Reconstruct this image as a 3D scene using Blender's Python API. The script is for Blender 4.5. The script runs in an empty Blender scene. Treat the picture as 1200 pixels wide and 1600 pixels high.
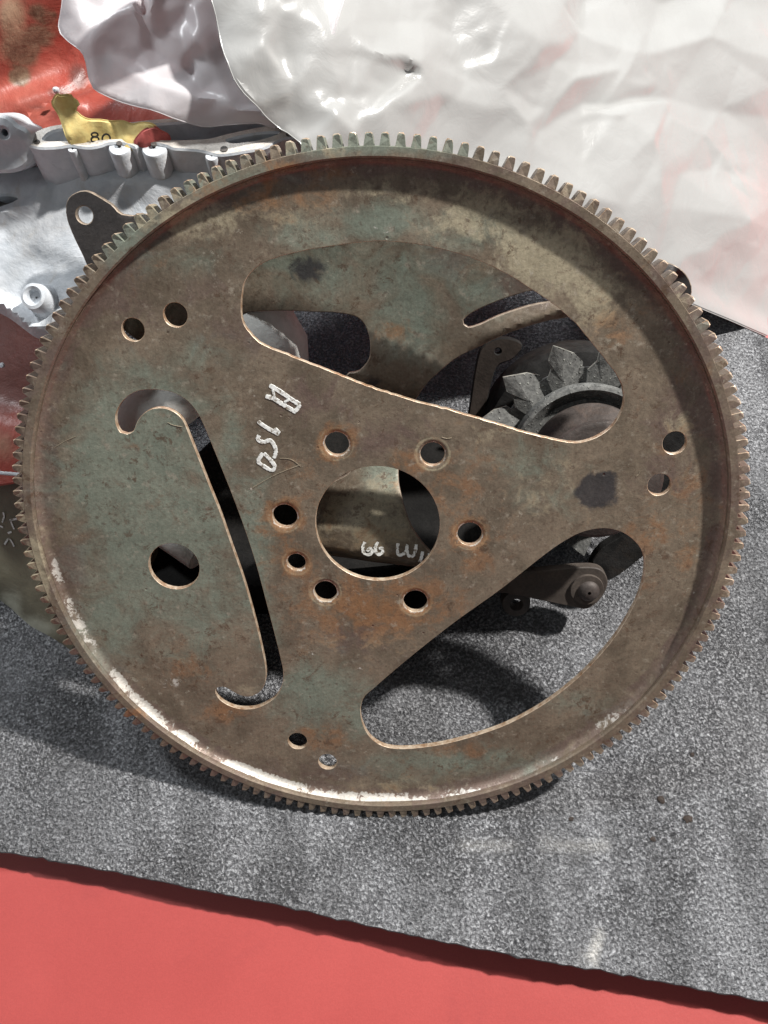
import bpy, bmesh, math, random
import numpy as np
from mathutils import Vector, Matrix, noise
from mathutils.geometry import delaunay_2d_cdt

S = bpy.context.scene
COL = S.collection
random.seed(4)
np.random.seed(4)

# ------------------------------------------------------------------ camera, world, lamps, exposure
F = 1300.0                       # focal length in pixels of the 1200 x 1600 photograph
PITCH = math.radians(68)
CAMZ = 0.50466
CAM = np.array([0, 0, CAMZ])
cd = bpy.data.cameras.new('camera'); cam = bpy.data.objects.new('camera', cd); COL.objects.link(cam)
cam.location = (0, 0, CAMZ); cam.rotation_euler = (math.radians(90) - PITCH, 0, 0)
cd.sensor_fit = 'HORIZONTAL'; cd.sensor_width = 36; cd.lens = 36 * F / 1200
cd.clip_start = 0.01; cd.clip_end = 50
S.camera = cam

w = bpy.data.worlds.new('World'); S.world = w; w.use_nodes = True
w.node_tree.nodes['Background'].inputs[0].default_value = (0.93, 0.96, 1.0, 1)
w.node_tree.nodes['Background'].inputs[1].default_value = 0.125

def lamp(name, pos, target, power, sx, sy, col):
    ld = bpy.data.lights.new(name, 'AREA'); ld.shape = 'RECTANGLE'; ld.size = sx; ld.size_y = sy
    ld.energy = power; ld.color = col
    o = bpy.data.objects.new(name, ld); COL.objects.link(o); o.location = pos
    o.rotation_euler = (Vector(target) - Vector(pos)).to_track_quat('-Z', 'Y').to_euler()
    return o
az, el = math.radians(58), math.radians(50)
kd = Vector((math.sin(az) * math.cos(el), math.cos(az) * math.cos(el), math.sin(el)))
lamp('ceiling_lamp', Vector((0, .12, .1)) + kd * 2.5, (0, .12, .1), 118, .09, .09, (1, .97, .93))
lamp('far_ceiling_lamp', (-1.6, -.6, 2.4), (0, .12, .1), 6, 1.2, .3, (.95, .98, 1))
lamp('left_ceiling_lamp', (-1.25, 1.45, 2.2), (-.15, .3, .2), 42, .3, .3, (.93, .97, 1))

S.view_settings.view_transform = 'Standard'; S.view_settings.look = 'None'
S.view_settings.exposure = 0; S.view_settings.gamma = 1
S.render.resolution_x = 768; S.render.resolution_y = 1024

# ------------------------------------------------------------------ geometry of the view
WM = np.array([[1, 0, 0], [0, -math.sin(PITCH), math.cos(PITCH)], [0, -math.cos(PITCH), -math.sin(PITCH)]])
C0 = np.array([-.0041291, .14260185, .12478036])          # centre of the ring gear's front face
NN = np.array([-.03900185, -.69992744, .71314826])
EX = np.array([.99923914, -.02731925, .02783528])
EY = np.array([0., .71369128, .70046039])
R = .178
MP = Matrix(((EX[0], EY[0], NN[0], C0[0]), (EX[1], EY[1], NN[1], C0[1]), (EX[2], EY[2], NN[2], C0[2]), (0, 0, 0, 1)))

def ray(x, y): return WM @ np.array([(x - 600) / F, (y - 800) / F, 1.])
def hit(x, y, p, n):
    r = ray(x, y); return CAM + (n @ (p - CAM)) / (n @ r) * r
def at_z(x, y, z): return hit(x, y, np.array([0, 0, z]), np.array([0, 0, 1.]))
def loc(x, y, off):                                        # pixel -> plate frame coords on the plane off metres in front of the ring
    P = hit(x, y, C0 + NN * off, NN) - C0
    return (P @ EX, P @ EY)
def to_px(P):
    q = WM.T @ (np.asarray(P) - CAM); return q[0] / q[2] * F + 600, q[1] / q[2] * F + 800
def world(u, v, h): return C0 + EX * u + EY * v + NN * h

def catmull(pts, step, closed=True):
    P = [np.array(p, float) for p in pts]; n = len(P); out = []
    for i in range(n if closed else n - 1):
        if closed: a, b, c, d = P[(i - 1) % n], P[i], P[(i + 1) % n], P[(i + 2) % n]
        else: a, b, c, d = P[max(i - 1, 0)], P[i], P[i + 1], P[min(i + 2, n - 1)]
        k = max(1, int(round(np.linalg.norm(c - b) / step)))
        for j in range(k):
            t = j / k
            out.append(.5 * ((2 * b) + (-a + c) * t + (2 * a - 5 * b + 4 * c - d) * t * t + (-a + 3 * b - 3 * c + d) * t ** 3))
    if not closed: out.append(P[-1])
    return np.array(out)
def circ(c, r, n=40, ph=0):
    return np.array([(c[0] + r * math.cos(ph + 2 * math.pi * i / n), c[1] + r * math.sin(ph + 2 * math.pi * i / n)) for i in range(n)])
def area(p): x, y = p[:, 0], p[:, 1]; return .5 * np.sum(x * np.roll(y, -1) - y * np.roll(x, -1))
def inside(pts, poly):
    x, y = pts[:, 0], pts[:, 1]; r = np.zeros(len(pts), bool); n = len(poly)
    for i in range(n):
        x1, y1 = poly[i]; x2, y2 = poly[(i + 1) % n]
        if y1 == y2: continue
        r ^= ((y1 > y) != (y2 > y)) & (x < (x2 - x1) * (y - y1) / (y2 - y1) + x1)
    return r
def seg_dist(pts, poly, closed=True):
    best = np.full(len(pts), 1e9); n = len(poly)
    for i in range(n if closed else n - 1):
        a = poly[i]; b = poly[(i + 1) % n]; ab = b - a; L = ab @ ab + 1e-18
        t = np.clip(((pts - a) @ ab) / L, 0, 1)
        best = np.minimum(best, np.hypot(*(pts - a - t[:, None] * ab).T))
    return best

def triangulate(outer, holes, grid, extra=None, rmax=None):
    loops = [outer] + list(holes); V = []; E = []
    for l in loops:
        s = len(V); V += [tuple(p) for p in l]; E += [(s + i, s + (i + 1) % len(l)) for i in range(len(l))]
    lo, hi = outer.min(0), outer.max(0)
    gx, gy = np.meshgrid(np.arange(lo[0], hi[0], grid), np.arange(lo[1], hi[1], grid))
    gx = gx + (np.arange(gx.shape[0])[:, None] % 2) * grid * .5
    G = np.c_[gx.ravel(), gy.ravel()]
    ok = inside(G, outer)
    for h in holes: ok &= ~inside(G, h)
    G = G[ok]
    for l in loops: G = G[seg_dist(G, l) > grid * .45] if len(G) else G
    if rmax: G = G[np.hypot(G[:, 0], G[:, 1]) < rmax]
    V += [tuple(p) for p in G]
    if extra is not None: V += [tuple(p) for p in extra]
    vs, es, fs, ov, oe, of = delaunay_2d_cdt([Vector(v) for v in V], E, [], 0, 1e-7)
    vs = np.array([(v.x, v.y) for v in vs]); fs = np.array([f for f in fs if len(f) == 3])
    cen = vs[fs].mean(1); ok = inside(cen, outer)
    for h in holes: ok &= ~inside(cen, h)
    idx = {}
    for i, o in enumerate(ov):
        for k in o: idx[k] = i
    lo_ = []; s = 0
    for l in loops:
        lo_.append([idx[s + i] for i in range(len(l))]); s += len(l)
    return vs, fs[ok], lo_

def slab(outer, holes, thick, grid, hf=None, chamfer=.0004, extra=None, rmax=None):
    """flat piece with holes: front at height hf(x,y), back thick below; chamfer and walls get material 1"""
    vs, fs, loops = triangulate(outer, holes, grid, extra, rmax)
    z = hf(vs) if hf is not None else np.zeros(len(vs))
    n = len(vs); V = [(*vs[i], z[i]) for i in range(n)] + [(*vs[i], z[i] - thick) for i in range(n)]
    Fc = []; mi = []
    for f in fs:
        a, b, c = f; ccw = np.cross(vs[b] - vs[a], vs[c] - vs[a]) > 0
        t = (a, b, c) if ccw else (a, c, b)
        Fc.append(tuple(int(q) for q in t)); mi.append(0)
        Fc.append(tuple(int(q) + n for q in reversed(t))); mi.append(0)
    for li, l in enumerate(loops):
        P = vs[l]; m = len(l)
        d = np.roll(P, -1, 0) - np.roll(P, 1, 0); nr = np.c_[d[:, 1], -d[:, 0]]; nr /= np.linalg.norm(nr, axis=1)[:, None] + 1e-12
        if (area(P) < 0): nr = -nr
        out = nr if li == 0 else -nr                       # direction away from the material
        s = len(V)
        for i in range(m): V.append((*(P[i] + out[i] * chamfer), z[l[i]] - chamfer))
        for i in range(m): V.append((*(P[i] + out[i] * chamfer), z[l[i]] - thick))
        rev = (area(P) > 0) == (li == 0)
        for i in range(m):
            j = (i + 1) % m
            for q in ((l[i], l[j], s + j, s + i), (s + i, s + j, s + m + j, s + m + i), (s + m + i, s + m + j, l[j] + n, l[i] + n)):
                q = tuple(int(k) for k in q); Fc.append(tuple(reversed(q)) if rev else q); mi.append(1)
    return V, Fc, mi

def make(name, V, Fc, mats, parent=None, mi=None, matrix=None, smooth=True, ang=40):
    me = bpy.data.meshes.new(name)
    me.from_pydata([tuple(map(float, v)) for v in V], [], [tuple(int(i) for i in f) for f in Fc]); me.update()
    for m in (mats if isinstance(mats, (list, tuple)) else [mats]): me.materials.append(m)
    if mi is not None: me.polygons.foreach_set('material_index', mi)
    if smooth:
        me.polygons.foreach_set('use_smooth', [True] * len(me.polygons))
        me.set_sharp_from_angle(angle=math.radians(ang))
    o = bpy.data.objects.new(name, me); COL.objects.link(o)
    if parent: o.parent = parent
    if matrix is not None: o.matrix_basis = matrix
    return o
def fixn(o):
    bm = bmesh.new(); bm.from_mesh(o.data); bmesh.ops.recalc_face_normals(bm, faces=bm.faces); bm.to_mesh(o.data); bm.free(); return o
def tag(o, label=None, cat=None, group=None, kind=None):
    if label: o['label'] = label
    if cat: o['category'] = cat
    if group: o['group'] = group
    if kind: o['kind'] = kind
    return o
def empty(name, label, cat, matrix=None, group=None):
    o = bpy.data.objects.new(name, None); COL.objects.link(o); o.empty_display_size = .02
    if matrix is not None: o.matrix_basis = matrix
    return tag(o, label, cat, group)

def lathe(prof, n=64, closed=False):
    V = []; Fc = []; m = len(prof)
    for i in range(n):
        a = 2 * math.pi * i / n
        for r, z in prof: V.append((r * math.cos(a), r * math.sin(a), z))
    for i in range(n):
        j = (i + 1) % n
        for k in range(m if closed else m - 1):
            l = (k + 1) % m
            Fc.append((i * m + k, j * m + k, j * m + l, i * m + l))
    return V, Fc
def tube(path, rad, n=10, cap=True):
    P = [Vector(p) for p in path]; V = []; Fc = []
    up = Vector((0, 0, 1))
    for i, p in enumerate(P):
        t = (P[min(i + 1, len(P) - 1)] - P[max(i - 1, 0)]).normalized()
        a = t.cross(up)
        if a.length < .1: a = t.cross(Vector((1, 0, 0)))
        a.normalize(); b = t.cross(a)
        r = rad[i] if isinstance(rad, (list, tuple, np.ndarray)) else rad
        for k in range(n):
            q = 2 * math.pi * k / n; V.append(p + (a * math.cos(q) + b * math.sin(q)) * r)
    for i in range(len(P) - 1):
        for k in range(n):
            l = (k + 1) % n; Fc.append((i * n + k, i * n + l, (i + 1) * n + l, (i + 1) * n + k))
    if cap: Fc.append(tuple(range(n))[::-1]); Fc.append(tuple((len(P) - 1) * n + k for k in range(n)))
    return V, Fc
def frame(p, zdir, xhint=(1, 0, 0)):
    z = Vector(zdir).normalized(); x = Vector(xhint); x = (x - z * x.dot(z)).normalized(); y = z.cross(x)
    return Matrix(((x.x, y.x, z.x, p[0]), (x.y, y.y, z.y, p[1]), (x.z, y.z, z.z, p[2]), (0, 0, 0, 1)))
def fbm(P, s, oct=4, seed=0):
    return np.array([noise.fractal(Vector((p[0] * s + seed, p[1] * s + seed * .7, (p[2] * s if len(p) > 2 else seed))), 1., 2., oct) for p in P])

def surf(name, pts, p0, nrm, mat, parent, grid, hfpx, thick=.01, step=.006, kinds=None, holes=(), mat2=None):
    nrm = np.array(nrm, float); nrm /= np.linalg.norm(nrm); FM = frame(p0, nrm); FI = np.array(FM.inverted()); FA = np.array(FM)
    P = catmull([(FI @ np.array([*hit(x, y, p0, nrm), 1]))[:2] for x, y in pts], step)
    def hf(v):
        W3 = (FA[:3, :3] @ np.c_[v, np.zeros(len(v))].T).T + FA[:3, 3]; q = (W3 - CAM) @ WM
        return hfpx(q[:, 0] / q[:, 2] * F + 600, q[:, 1] / q[:, 2] * F + 800, v)
    H = [catmull([(FI @ np.array([*hit(x, y, p0, nrm), 1]))[:2] for x, y in h], .0015) for h in holes]
    V, Fc, mi = slab(P, H, thick, grid, hf, .001)
    o = make(name, V, Fc, [mat, mat2 or mat], parent, mi, FM)
    W3 = (FA[:3, :3] @ np.array(V).T).T + FA[:3, 3]
    if kinds: set_weights(o, gauss_weights(W3, kinds))
    return o

# ------------------------------------------------------------------ materials
class M:
    def __init__(s, name):
        s.m = bpy.data.materials.new(name); s.m.use_nodes = True; s.t = s.m.node_tree; s.n = s.t.nodes; s.l = s.t.links
        s.b = s.n['Principled BSDF']; s.out = s.n['Material Output']; s.tc = None
    def coord(s, obj=None):
        t = s.n.new('ShaderNodeTexCoord')
        if obj: t.object = obj
        return t.outputs['Object']
    def noise(s, co, scale, detail=5, rough=.6, dist=0, stretch=None, rot=0):
        if stretch:
            mp = s.n.new('ShaderNodeMapping'); mp.inputs['Scale'].default_value = stretch; mp.inputs['Rotation'].default_value = (0, 0, rot)
            s.l.new(co, mp.inputs[0]); co = mp.outputs[0]
        x = s.n.new('ShaderNodeTexNoise'); x.inputs['Scale'].default_value = scale; x.inputs['Detail'].default_value = detail
        x.inputs['Roughness'].default_value = rough; x.inputs['Distortion'].default_value = dist; s.l.new(co, x.inputs['Vector']); return x.outputs['Fac']
    def voro(s, co, scale, feat='F1', rand=1):
        x = s.n.new('ShaderNodeTexVoronoi'); x.feature = feat; x.inputs['Scale'].default_value = scale
        x.inputs['Randomness'].default_value = rand; s.l.new(co, x.inputs['Vector']); return x.outputs['Distance']
    def rng(s, v, a, b, c=0, d=1, smooth=True):
        x = s.n.new('ShaderNodeMapRange'); x.interpolation_type = 'SMOOTHSTEP' if smooth else 'LINEAR'
        for i, q in enumerate((a, b, c, d)): x.inputs[i + 1].default_value = q
        s.l.new(v, x.inputs[0]); return x.outputs[0]
    def math(s, op, a, b=0):
        x = s.n.new('ShaderNodeMath'); x.operation = op
        for i, q in enumerate((a, b)):
            if isinstance(q, (int, float)): x.inputs[i].default_value = q
            else: s.l.new(q, x.inputs[i])
        return x.outputs[0]
    def mix(s, f, a, b, mode='MIX'):
        x = s.n.new('ShaderNodeMix'); x.data_type = 'RGBA'; x.blend_type = mode
        for i, q in ((0, f), (6, a), (7, b)):
            if isinstance(q, (int, float)): x.inputs[i].default_value = q
            elif isinstance(q, tuple): x.inputs[i].default_value = (*q, 1)
            else: s.l.new(q, x.inputs[i])
        return x.outputs[2]
    def attr(s, name):
        x = s.n.new('ShaderNodeAttribute'); x.attribute_name = name; return x
    def sep(s, c):
        x = s.n.new('ShaderNodeSeparateColor'); s.l.new(c, x.inputs[0]); return x.outputs
    def base(s, c):
        if isinstance(c, tuple): s.b.inputs['Base Color'].default_value = (*c, 1)
        else: s.l.new(c, s.b.inputs['Base Color'])
    def rough(s, r):
        if isinstance(r, (int, float)): s.b.inputs['Roughness'].default_value = r
        else: s.l.new(r, s.b.inputs['Roughness'])
    def metal(s, r):
        if isinstance(r, (int, float)): s.b.inputs['Metallic'].default_value = r
        else: s.l.new(r, s.b.inputs['Metallic'])
    def bump(s, h, dist, strength=1, nrm=None):
        x = s.n.new('ShaderNodeBump'); x.inputs['Distance'].default_value = dist; x.inputs['Strength'].default_value = strength
        s.l.new(h, x.inputs['Height'])
        if nrm: s.l.new(nrm, x.inputs['Normal'])
        s.l.new(x.outputs[0], s.b.inputs['Normal']); return x.outputs[0]

BROWN = (.200, .158, .115); GREEN = (.215, .262, .212); KHAKI = (.45, .395, .275); RUST = (.33, .165, .075)
DARK = (.05, .048, .052); PURP = (.175, .122, .102); CHALK = (.75, .74, .68)

def rusty(name, ref, source='attr', gain=1.0):
    """old painted steel: brown primer rust, worn green paint, khaki dust, orange rust, dark for grease and painted shade. weights say where each kind lies"""
    k = M(name); co = k.coord(ref)
    if source == 'attr':
        a = k.sep(k.attr('wa').outputs['Color']); b = k.sep(k.attr('wb').outputs['Color'])
        ws = [a[0], a[1], a[2], b[0], b[1], b[2]]
    else:
        oi = k.n.new('ShaderNodeObjectInfo'); a = k.sep(oi.outputs['Color']); z = k.math('MULTIPLY', a[0], 0)
        ws = [a[0], a[1], a[2], z, oi.outputs['Alpha'], z]
    big = k.noise(co, 38, 7, .62, .6); mid = k.noise(co, 120, 6, .7, .3); fine = k.noise(co, 650, 6, .75)
    n2 = k.noise(co, 55, 8, .68, 1.0); n3 = k.noise(co, 80, 8, .7, .4)
    def m_(w, n, wid=.16, amp=1.5):
        return k.rng(k.math('ADD', w, k.math('MULTIPLY', k.math('SUBTRACT', n, .5), amp)), .42 - wid, .42 + wid)
    c = k.mix(k.rng(big, .3, .7), tuple(x * .78 for x in BROWN), tuple(x * 1.3 for x in BROWN))
    c = k.mix(k.math('MULTIPLY', m_(ws[4], n2), .85), c, PURP)
    c = k.mix(k.math('MULTIPLY', m_(ws[0], n2, .30, 1.3), .68), c, k.mix(k.rng(n2, .35, .65), GREEN, tuple(x * 1.18 for x in GREEN)))
    c = k.mix(k.math('MULTIPLY', m_(ws[2], n3, .16, 1.7), .8), c, KHAKI)
    c = k.mix(k.math('MULTIPLY', m_(ws[1], n3, .22, 1.7), .8), c, RUST)
    # loose patches of bare rust anywhere
    c = k.mix(k.rng(n3, .54, .72, 0, .5), c, (.15, .105, .075))
    c = k.mix(k.rng(k.noise(co, 210, 5, .65), .56, .74, 0, .65), c, (.40, .35, .28))
    c = k.mix(k.rng(k.noise(co, 320, 4, .65), .56, .70, 0, .55), c, (.11, .075, .055))
    crust = k.math('MULTIPLY', k.rng(k.noise(co, 150, 9, .78, .4), .555, .60), k.rng(k.noise(co, 30, 4, .6), .42, .6))
    c = k.mix(k.math('MULTIPLY', crust, .75), c, (.115, .07, .045))
    pale = k.math('MULTIPLY', k.rng(k.noise(co, 190, 9, .8, .2), .58, .63), k.rng(k.noise(co, 24, 4, .6, .5), .46, .62))
    c = k.mix(k.math('MULTIPLY', pale, .6), c, (.46, .42, .34))
    c = k.mix(k.math('MULTIPLY', m_(ws[3], n2, .1, .9), .9), c, DARK)
    c = k.mix(k.math('MULTIPLY', m_(ws[5], k.noise(co, 260, 6, .7, .5), .06, 1.6), .85), c, (.60, .57, .52))
    # fine mottling, brushed grain, dark pits, pale specks
    c = k.mix(.4, c, k.mix(k.rng(fine, .25, .75), (.25, .25, .25), (.75, .75, .75)), 'OVERLAY')
    st = k.noise(co, 60, 6, .7, 0, (22, 1.0, 1), .75)
    c = k.mix(.14, c, k.mix(k.rng(st, .25, .75), (.28, .28, .28), (.72, .72, .72)), 'OVERLAY')
    pit = k.rng(k.voro(co, 95), .0, .09, 1, 0); pit2 = k.math('MULTIPLY', pit, k.rng(mid, .5, .6))
    c = k.mix(k.math('MULTIPLY', pit2, .8), c, (.07, .045, .035))
    sp = k.math('MULTIPLY', k.rng(k.voro(co, 60), .0, .055, 1, 0), k.rng(n3, .5, .58))
    c = k.mix(sp, c, (.62, .58, .5))
    if gain != 1: c = k.mix(1.0, c, (gain, gain, gain), 'MULTIPLY')
    k.base(c)
    k.rough(k.rng(n3, .35, .65, .30, .60)); k.metal(.3)
    h = k.math('ADD', k.math('MULTIPLY', fine, .12), k.math('ADD', k.math('MULTIPLY', mid, 1.0), k.math('MULTIPLY', pit2, -1.2)))
    k.bump(h, .00045, .75)
    return k.m

def simple(name, col, rough=.5, metal=0., var=.25, scale=60, bump=.0003, dirt=None, dirt_amt=.5, ref=None, dscale=25):
    k = M(name); co = k.coord(ref); n = k.noise(co, scale, 6, .65, .3); f = k.noise(co, scale * 9, 3, .6)
    c = k.mix(k.rng(n, .3, .7), tuple(x * (1 - var) for x in col), tuple(min(x * (1 + var), .95) for x in col))
    if dirt: c = k.mix(k.rng(k.noise(co, dscale, 8, .7, .8), .48, .68, 0, dirt_amt), c, dirt)
    c = k.mix(.3, c, k.mix(k.rng(f, .3, .7), (.3, .3, .3), (.7, .7, .7)), 'OVERLAY')
    k.base(c); k.rough(k.rng(n, .3, .7, rough * .8, min(1, rough * 1.2))); k.metal(metal)
    if rough >= .9: k.b.inputs['Specular IOR Level'].default_value = .1
    k.bump(k.math('ADD', n, k.math('MULTIPLY', f, .4)), bump, .8)
    return k.m

def gauss_weights(P3, blobs, nk=6):
    """blobs are patches of real colour, given where they show; evaluated at the surface points"""
    P3 = np.asarray(P3); q = (P3 - CAM) @ WM; X = q[:, 0] / q[:, 2] * F + 600; Y = q[:, 1] / q[:, 2] * F + 800
    Wt = np.zeros((len(P3), nk))
    for x, y, rx, ry, kind, s in blobs:
        d = ((X - x) / rx) ** 2 + ((Y - y) / ry) ** 2
        Wt[:, kind] = np.maximum(Wt[:, kind], s * np.exp(-d * .8))
    return Wt
def set_weights(o, Wt):
    for nm, sl in (('wa', slice(0, 3)), ('wb', slice(3, 6))):
        a = o.data.color_attributes.new(nm, 'FLOAT_COLOR', 'POINT')
        a.data.foreach_set('color', np.c_[Wt[:, sl], np.ones(len(Wt))].ravel())
G_, R_, K_, D_, P_, W_ = range(6)
BL = [ # green paint
 (200,720,105,120,G_,.9),(250,850,115,125,G_,.9),(170,960,60,90,G_,.6),(310,960,70,80,G_,.6),(330,760,50,90,G_,.55),(255,640,60,70,G_,.75),
 (395,860,32,130,G_,.75),(360,690,25,60,G_,.65),(500,1085,75,50,G_,.8),(560,1120,30,40,G_,.55),(330,560,90,40,G_,.4),(150,640,50,80,G_,.45),
 (480,365,70,28,G_,.6),(590,345,90,30,G_,.7),(720,360,90,35,G_,.55),(300,400,70,30,G_,.4),(600,222,170,22,G_,.8),(330,275,110,35,G_,.7),(200,370,70,50,G_,.65),
 (820,720,90,40,G_,.38),(850,780,60,30,G_,.35),(700,1190,180,18,G_,.6),(905,1100,80,22,G_,.4),(640,1210,60,15,G_,.5),(240,590,70,30,G_,.5),(1095,450,14,60,G_,.3),(420,1010,20,60,G_,.5),
 # khaki dust
 (300,340,100,35,K_,0.56),(850,400,90,60,K_,0.76),(760,345,90,40,K_,0.64),(930,470,60,60,K_,.55),(440,330,80,30,K_,.4),(640,300,120,25,K_,0.50),(700,270,120,14,K_,.2),
 (55,900,22,70,K_,.75),(35,790,20,50,K_,.35),(1080,440,16,30,K_,.65),(600,1000,150,40,K_,.3),(380,1080,50,30,K_,.3),(780,1100,40,30,K_,.2),(860,760,90,60,K_,.32),(760,680,60,25,K_,.3),(500,235,60,15,K_,.4),
 (1060,655,35,35,K_,.45),(640,1230,120,16,K_,.35),
 # orange rust
 (400,292,75,24,R_,.5),(460,262,50,14,R_,.55),(430,310,90,26,R_,.5),(330,300,50,16,R_,.4),(955,505,50,40,R_,.42),(1000,420,30,30,R_,.25),(1010,830,50,40,R_,.38),(985,880,40,50,R_,.35),(1070,850,40,60,R_,.35),
 (590,950,140,60,R_,.56),(520,770,80,60,R_,.3),(700,760,80,80,R_,.34),(1060,760,60,160,R_,.3),(640,725,60,25,R_,.42),(730,850,50,60,R_,.42),(430,850,40,60,R_,.4),(460,740,50,60,R_,.3),(355,1112,50,24,R_,.45),(500,1150,60,25,R_,.4),(290,1040,60,40,R_,.3),(205,1115,30,14,R_,.5),
 (720,1175,70,20,R_,.3),(600,1235,120,12,R_,.25),(500,270,50,10,R_,.4),(800,1130,50,24,R_,.2),(250,420,80,40,R_,.2),(1130,800,10,60,R_,.3),
 # purple brown
 (90,560,30,80,P_,.6),(75,700,22,100,P_,.7),(110,900,30,80,P_,.6),(200,480,60,60,P_,.5),(400,520,90,60,P_,.55),(480,620,80,50,P_,.5),(600,680,80,40,P_,.5),(1060,640,60,80,P_,.55),(1130,560,30,120,P_,.4),
 (1030,740,70,50,P_,.5),(950,1130,60,40,P_,.35),(500,1200,120,30,P_,.45),(600,1100,200,60,P_,.2),(560,1000,90,50,P_,.4),(180,1060,30,50,P_,.5),(1155,800,20,200,P_,.5),(880,300,60,60,P_,.5),(330,460,70,50,P_,.35),(900,990,60,60,P_,.2),
 # grease
 (932,765,32,26,D_,.85),(950,745,22,14,D_,.6),(912,770,12,22,D_,.7),(960,778,12,14,D_,.5),(925,790,16,10,D_,.6),(908,655,26,18,D_,.22),(735,800,8,14,D_,.5),(740,870,9,10,D_,.4),(1125,560,10,60,D_,.3),
 # bare / white chips
 (600,358,22,10,W_,.35),(485,1020,12,5,W_,.45),(565,1048,12,5,W_,.42),(1112,512,16,30,W_,.1),(268,1065,24,12,W_,.35),(1098,500,14,30,W_,.35),(155,770,8,8,W_,.4),(820,345,10,5,W_,.3)]
FILLET = [(130,960,30,60,W_,.56),(230,1110,60,40,W_,.58),(420,1215,110,40,W_,.6),(560,1250,110,24,W_,.6),(118,930,20,40,W_,.55),(150,990,20,30,W_,.55),(195,1060,25,25,W_,.7),(240,1105,35,18,W_,.75),(300,1150,50,18,W_,.65),(380,1200,60,18,W_,.75),(440,1225,50,18,W_,.7),(520,1245,60,10,W_,.75),(620,1252,60,8,W_,.7),(740,1240,70,12,W_,.55),(880,1190,50,12,W_,.4),(960,1130,50,30,W_,.45),(92,890,14,26,W_,.6)]  # white band: paint chips plus the rim's glint put into the colour

# ================================================================== SETTING: floor
k = M('red_floor_paint'); co = k.coord()
c = k.mix(k.rng(k.noise(co, 9, 5, .6), .3, .7), (.365, .054, .048), (.405, .064, .057))
c = k.mix(k.rng(k.noise(co, 22, 8, .7, .6), .58, .78, 0, .35), c, (.42, .04, .05))
c = k.mix(k.rng(k.noise(co, 6, 9, .72, 1.2), .52, .7, 0, .4), c, (.30, .045, .045))
c = k.mix(k.rng(k.voro(co, 26), .0, .035, 1, 0), c, (.12, .02, .02))
c = k.mix(.12, c, k.mix(k.rng(k.noise(co, 1400, 2), .3, .7), (.3, .3, .3), (.7, .7, .7)), 'OVERLAY')
k.base(c); k.rough(.5); k.bump(k.noise(co, 500, 4), .00015, .5)
FZ = -.019
fl = make('floor', [(-.9, -.42, FZ), (.75, -.42, FZ), (.75, 1.2, FZ), (-.9, 1.2, FZ), (-.9, -.42, FZ - .04), (.75, -.42, FZ - .04), (.75, 1.2, FZ - .04), (-.9, 1.2, FZ - .04)], [(0, 1, 2, 3), (7, 6, 5, 4), (0, 4, 5, 1), (1, 5, 6, 2), (2, 6, 7, 3), (3, 7, 4, 0)], k.m, smooth=False)
tag(fl, 'salmon red painted surface under the foam mat', kind='structure')

# ================================================================== FOAM MAT
k = M('grey_foam'); co = k.coord(); sc = k.attr('scuff').outputs['Fac']
g1 = k.noise(co, 640, 4, .6, .5); g2 = k.voro(co, 520); g3 = k.noise(co, 1100, 2, .5)
big = k.noise(co, 14, 5, .6, .4); strk = k.noise(co, 9, 3, .5, .3, (3.2, .6, 1), .1)
c = k.mix(k.rng(big, .4, .62), (.070, .070, .074), (.135, .136, .143))
strf = k.rng(strk, .38, .62)
c = k.mix(k.rng(g1, .46, .70, 0, .9), c, (.40, .405, .42))  # pale grain: the foam's sparkle painted into the colour
c = k.mix(k.rng(g1, .47, .34, 0, .8), c, (.022, .022, .025))
c = k.mix(k.math('MULTIPLY', sc, k.rng(g3, .3, .7, .4, 1)), c, (.62, .6, .56))
c = k.mix(k.rng(k.voro(co, 34), .0, .03, 1, 0), c, (.02, .017, .015))
c = k.mix(1.0, c, k.mix(strf, (.82, .82, .82), (1.3, 1.3, 1.3)), 'MULTIPLY')  # broad streaks: sheen of the undulating mat painted as colour
k.base(c); k.rough(k.rng(big, .35, .65, .27, .38)); k.b.inputs['Specular IOR Level'].default_value = .9
k.bump(k.math('ADD', g1, k.math('MULTIPLY', g2, -.35)), .0026, 1)
foam = k.m
ks = simple('foam_cut_side', (.05, .05, .053), .8, 0, .3, 300, .0006)
front = [(-160, 1303), (0, 1330), (150, 1357), (300, 1387), (430, 1412), (560, 1443), (700, 1472), (820, 1495), (960, 1520), (1080, 1543), (1200, 1565), (1420, 1612)]
back = [(1500, 655), (1200, 525), (1090, 478)]
fp = [at_z(x, y, 0)[:2] for x, y in front]; bk = [at_z(x, y, 0)[:2] for x, y in back]
poly = catmull(fp, .004, False)
poly[:, 1] += np.array([.0011 * noise.noise(Vector((p[0] * 300, 0, 1))) + .0009 * noise.noise(Vector((p[0] * 90, 3, 1))) for p in poly])
poly = np.vstack([poly, bk, [bk[-1] + (bk[-1] - bk[0]) * 1.6], [np.array([-.55, .62])], [np.array([-.55, fp[0][1] + .02])]])
def mat_h(v):
    x, y = v[:, 0], v[:, 1]
    h = .0012 * np.sin(x * 95 + 2.2 * np.sin(y * 14)) * (.5 + .5 * np.sin(x * 31 + 1)) + .0013 * np.sin(x * 40 + y * 22)
    edge = np.clip(1 - (y - np.interp(x, [p[0] for p in fp], [p[1] for p in fp])) / .03, 0, 1)
    h = h + .0006 * np.array([noise.noise(Vector((a * 60, b * 30, 0))) for a, b in v]) + .003 * edge ** 2 * (.45 + .4 * np.sin(x * 16 + .6))
    return h - .0012
V, Fc, mi = slab(poly, [], .0175, .005, mat_h, .0006)
mat = make('foam_mat', V, Fc, [foam, ks], mi=mi)
tag(mat, 'dark grey pebbly foam mat lying on the red floor under the parts', 'foam mat')
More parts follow.
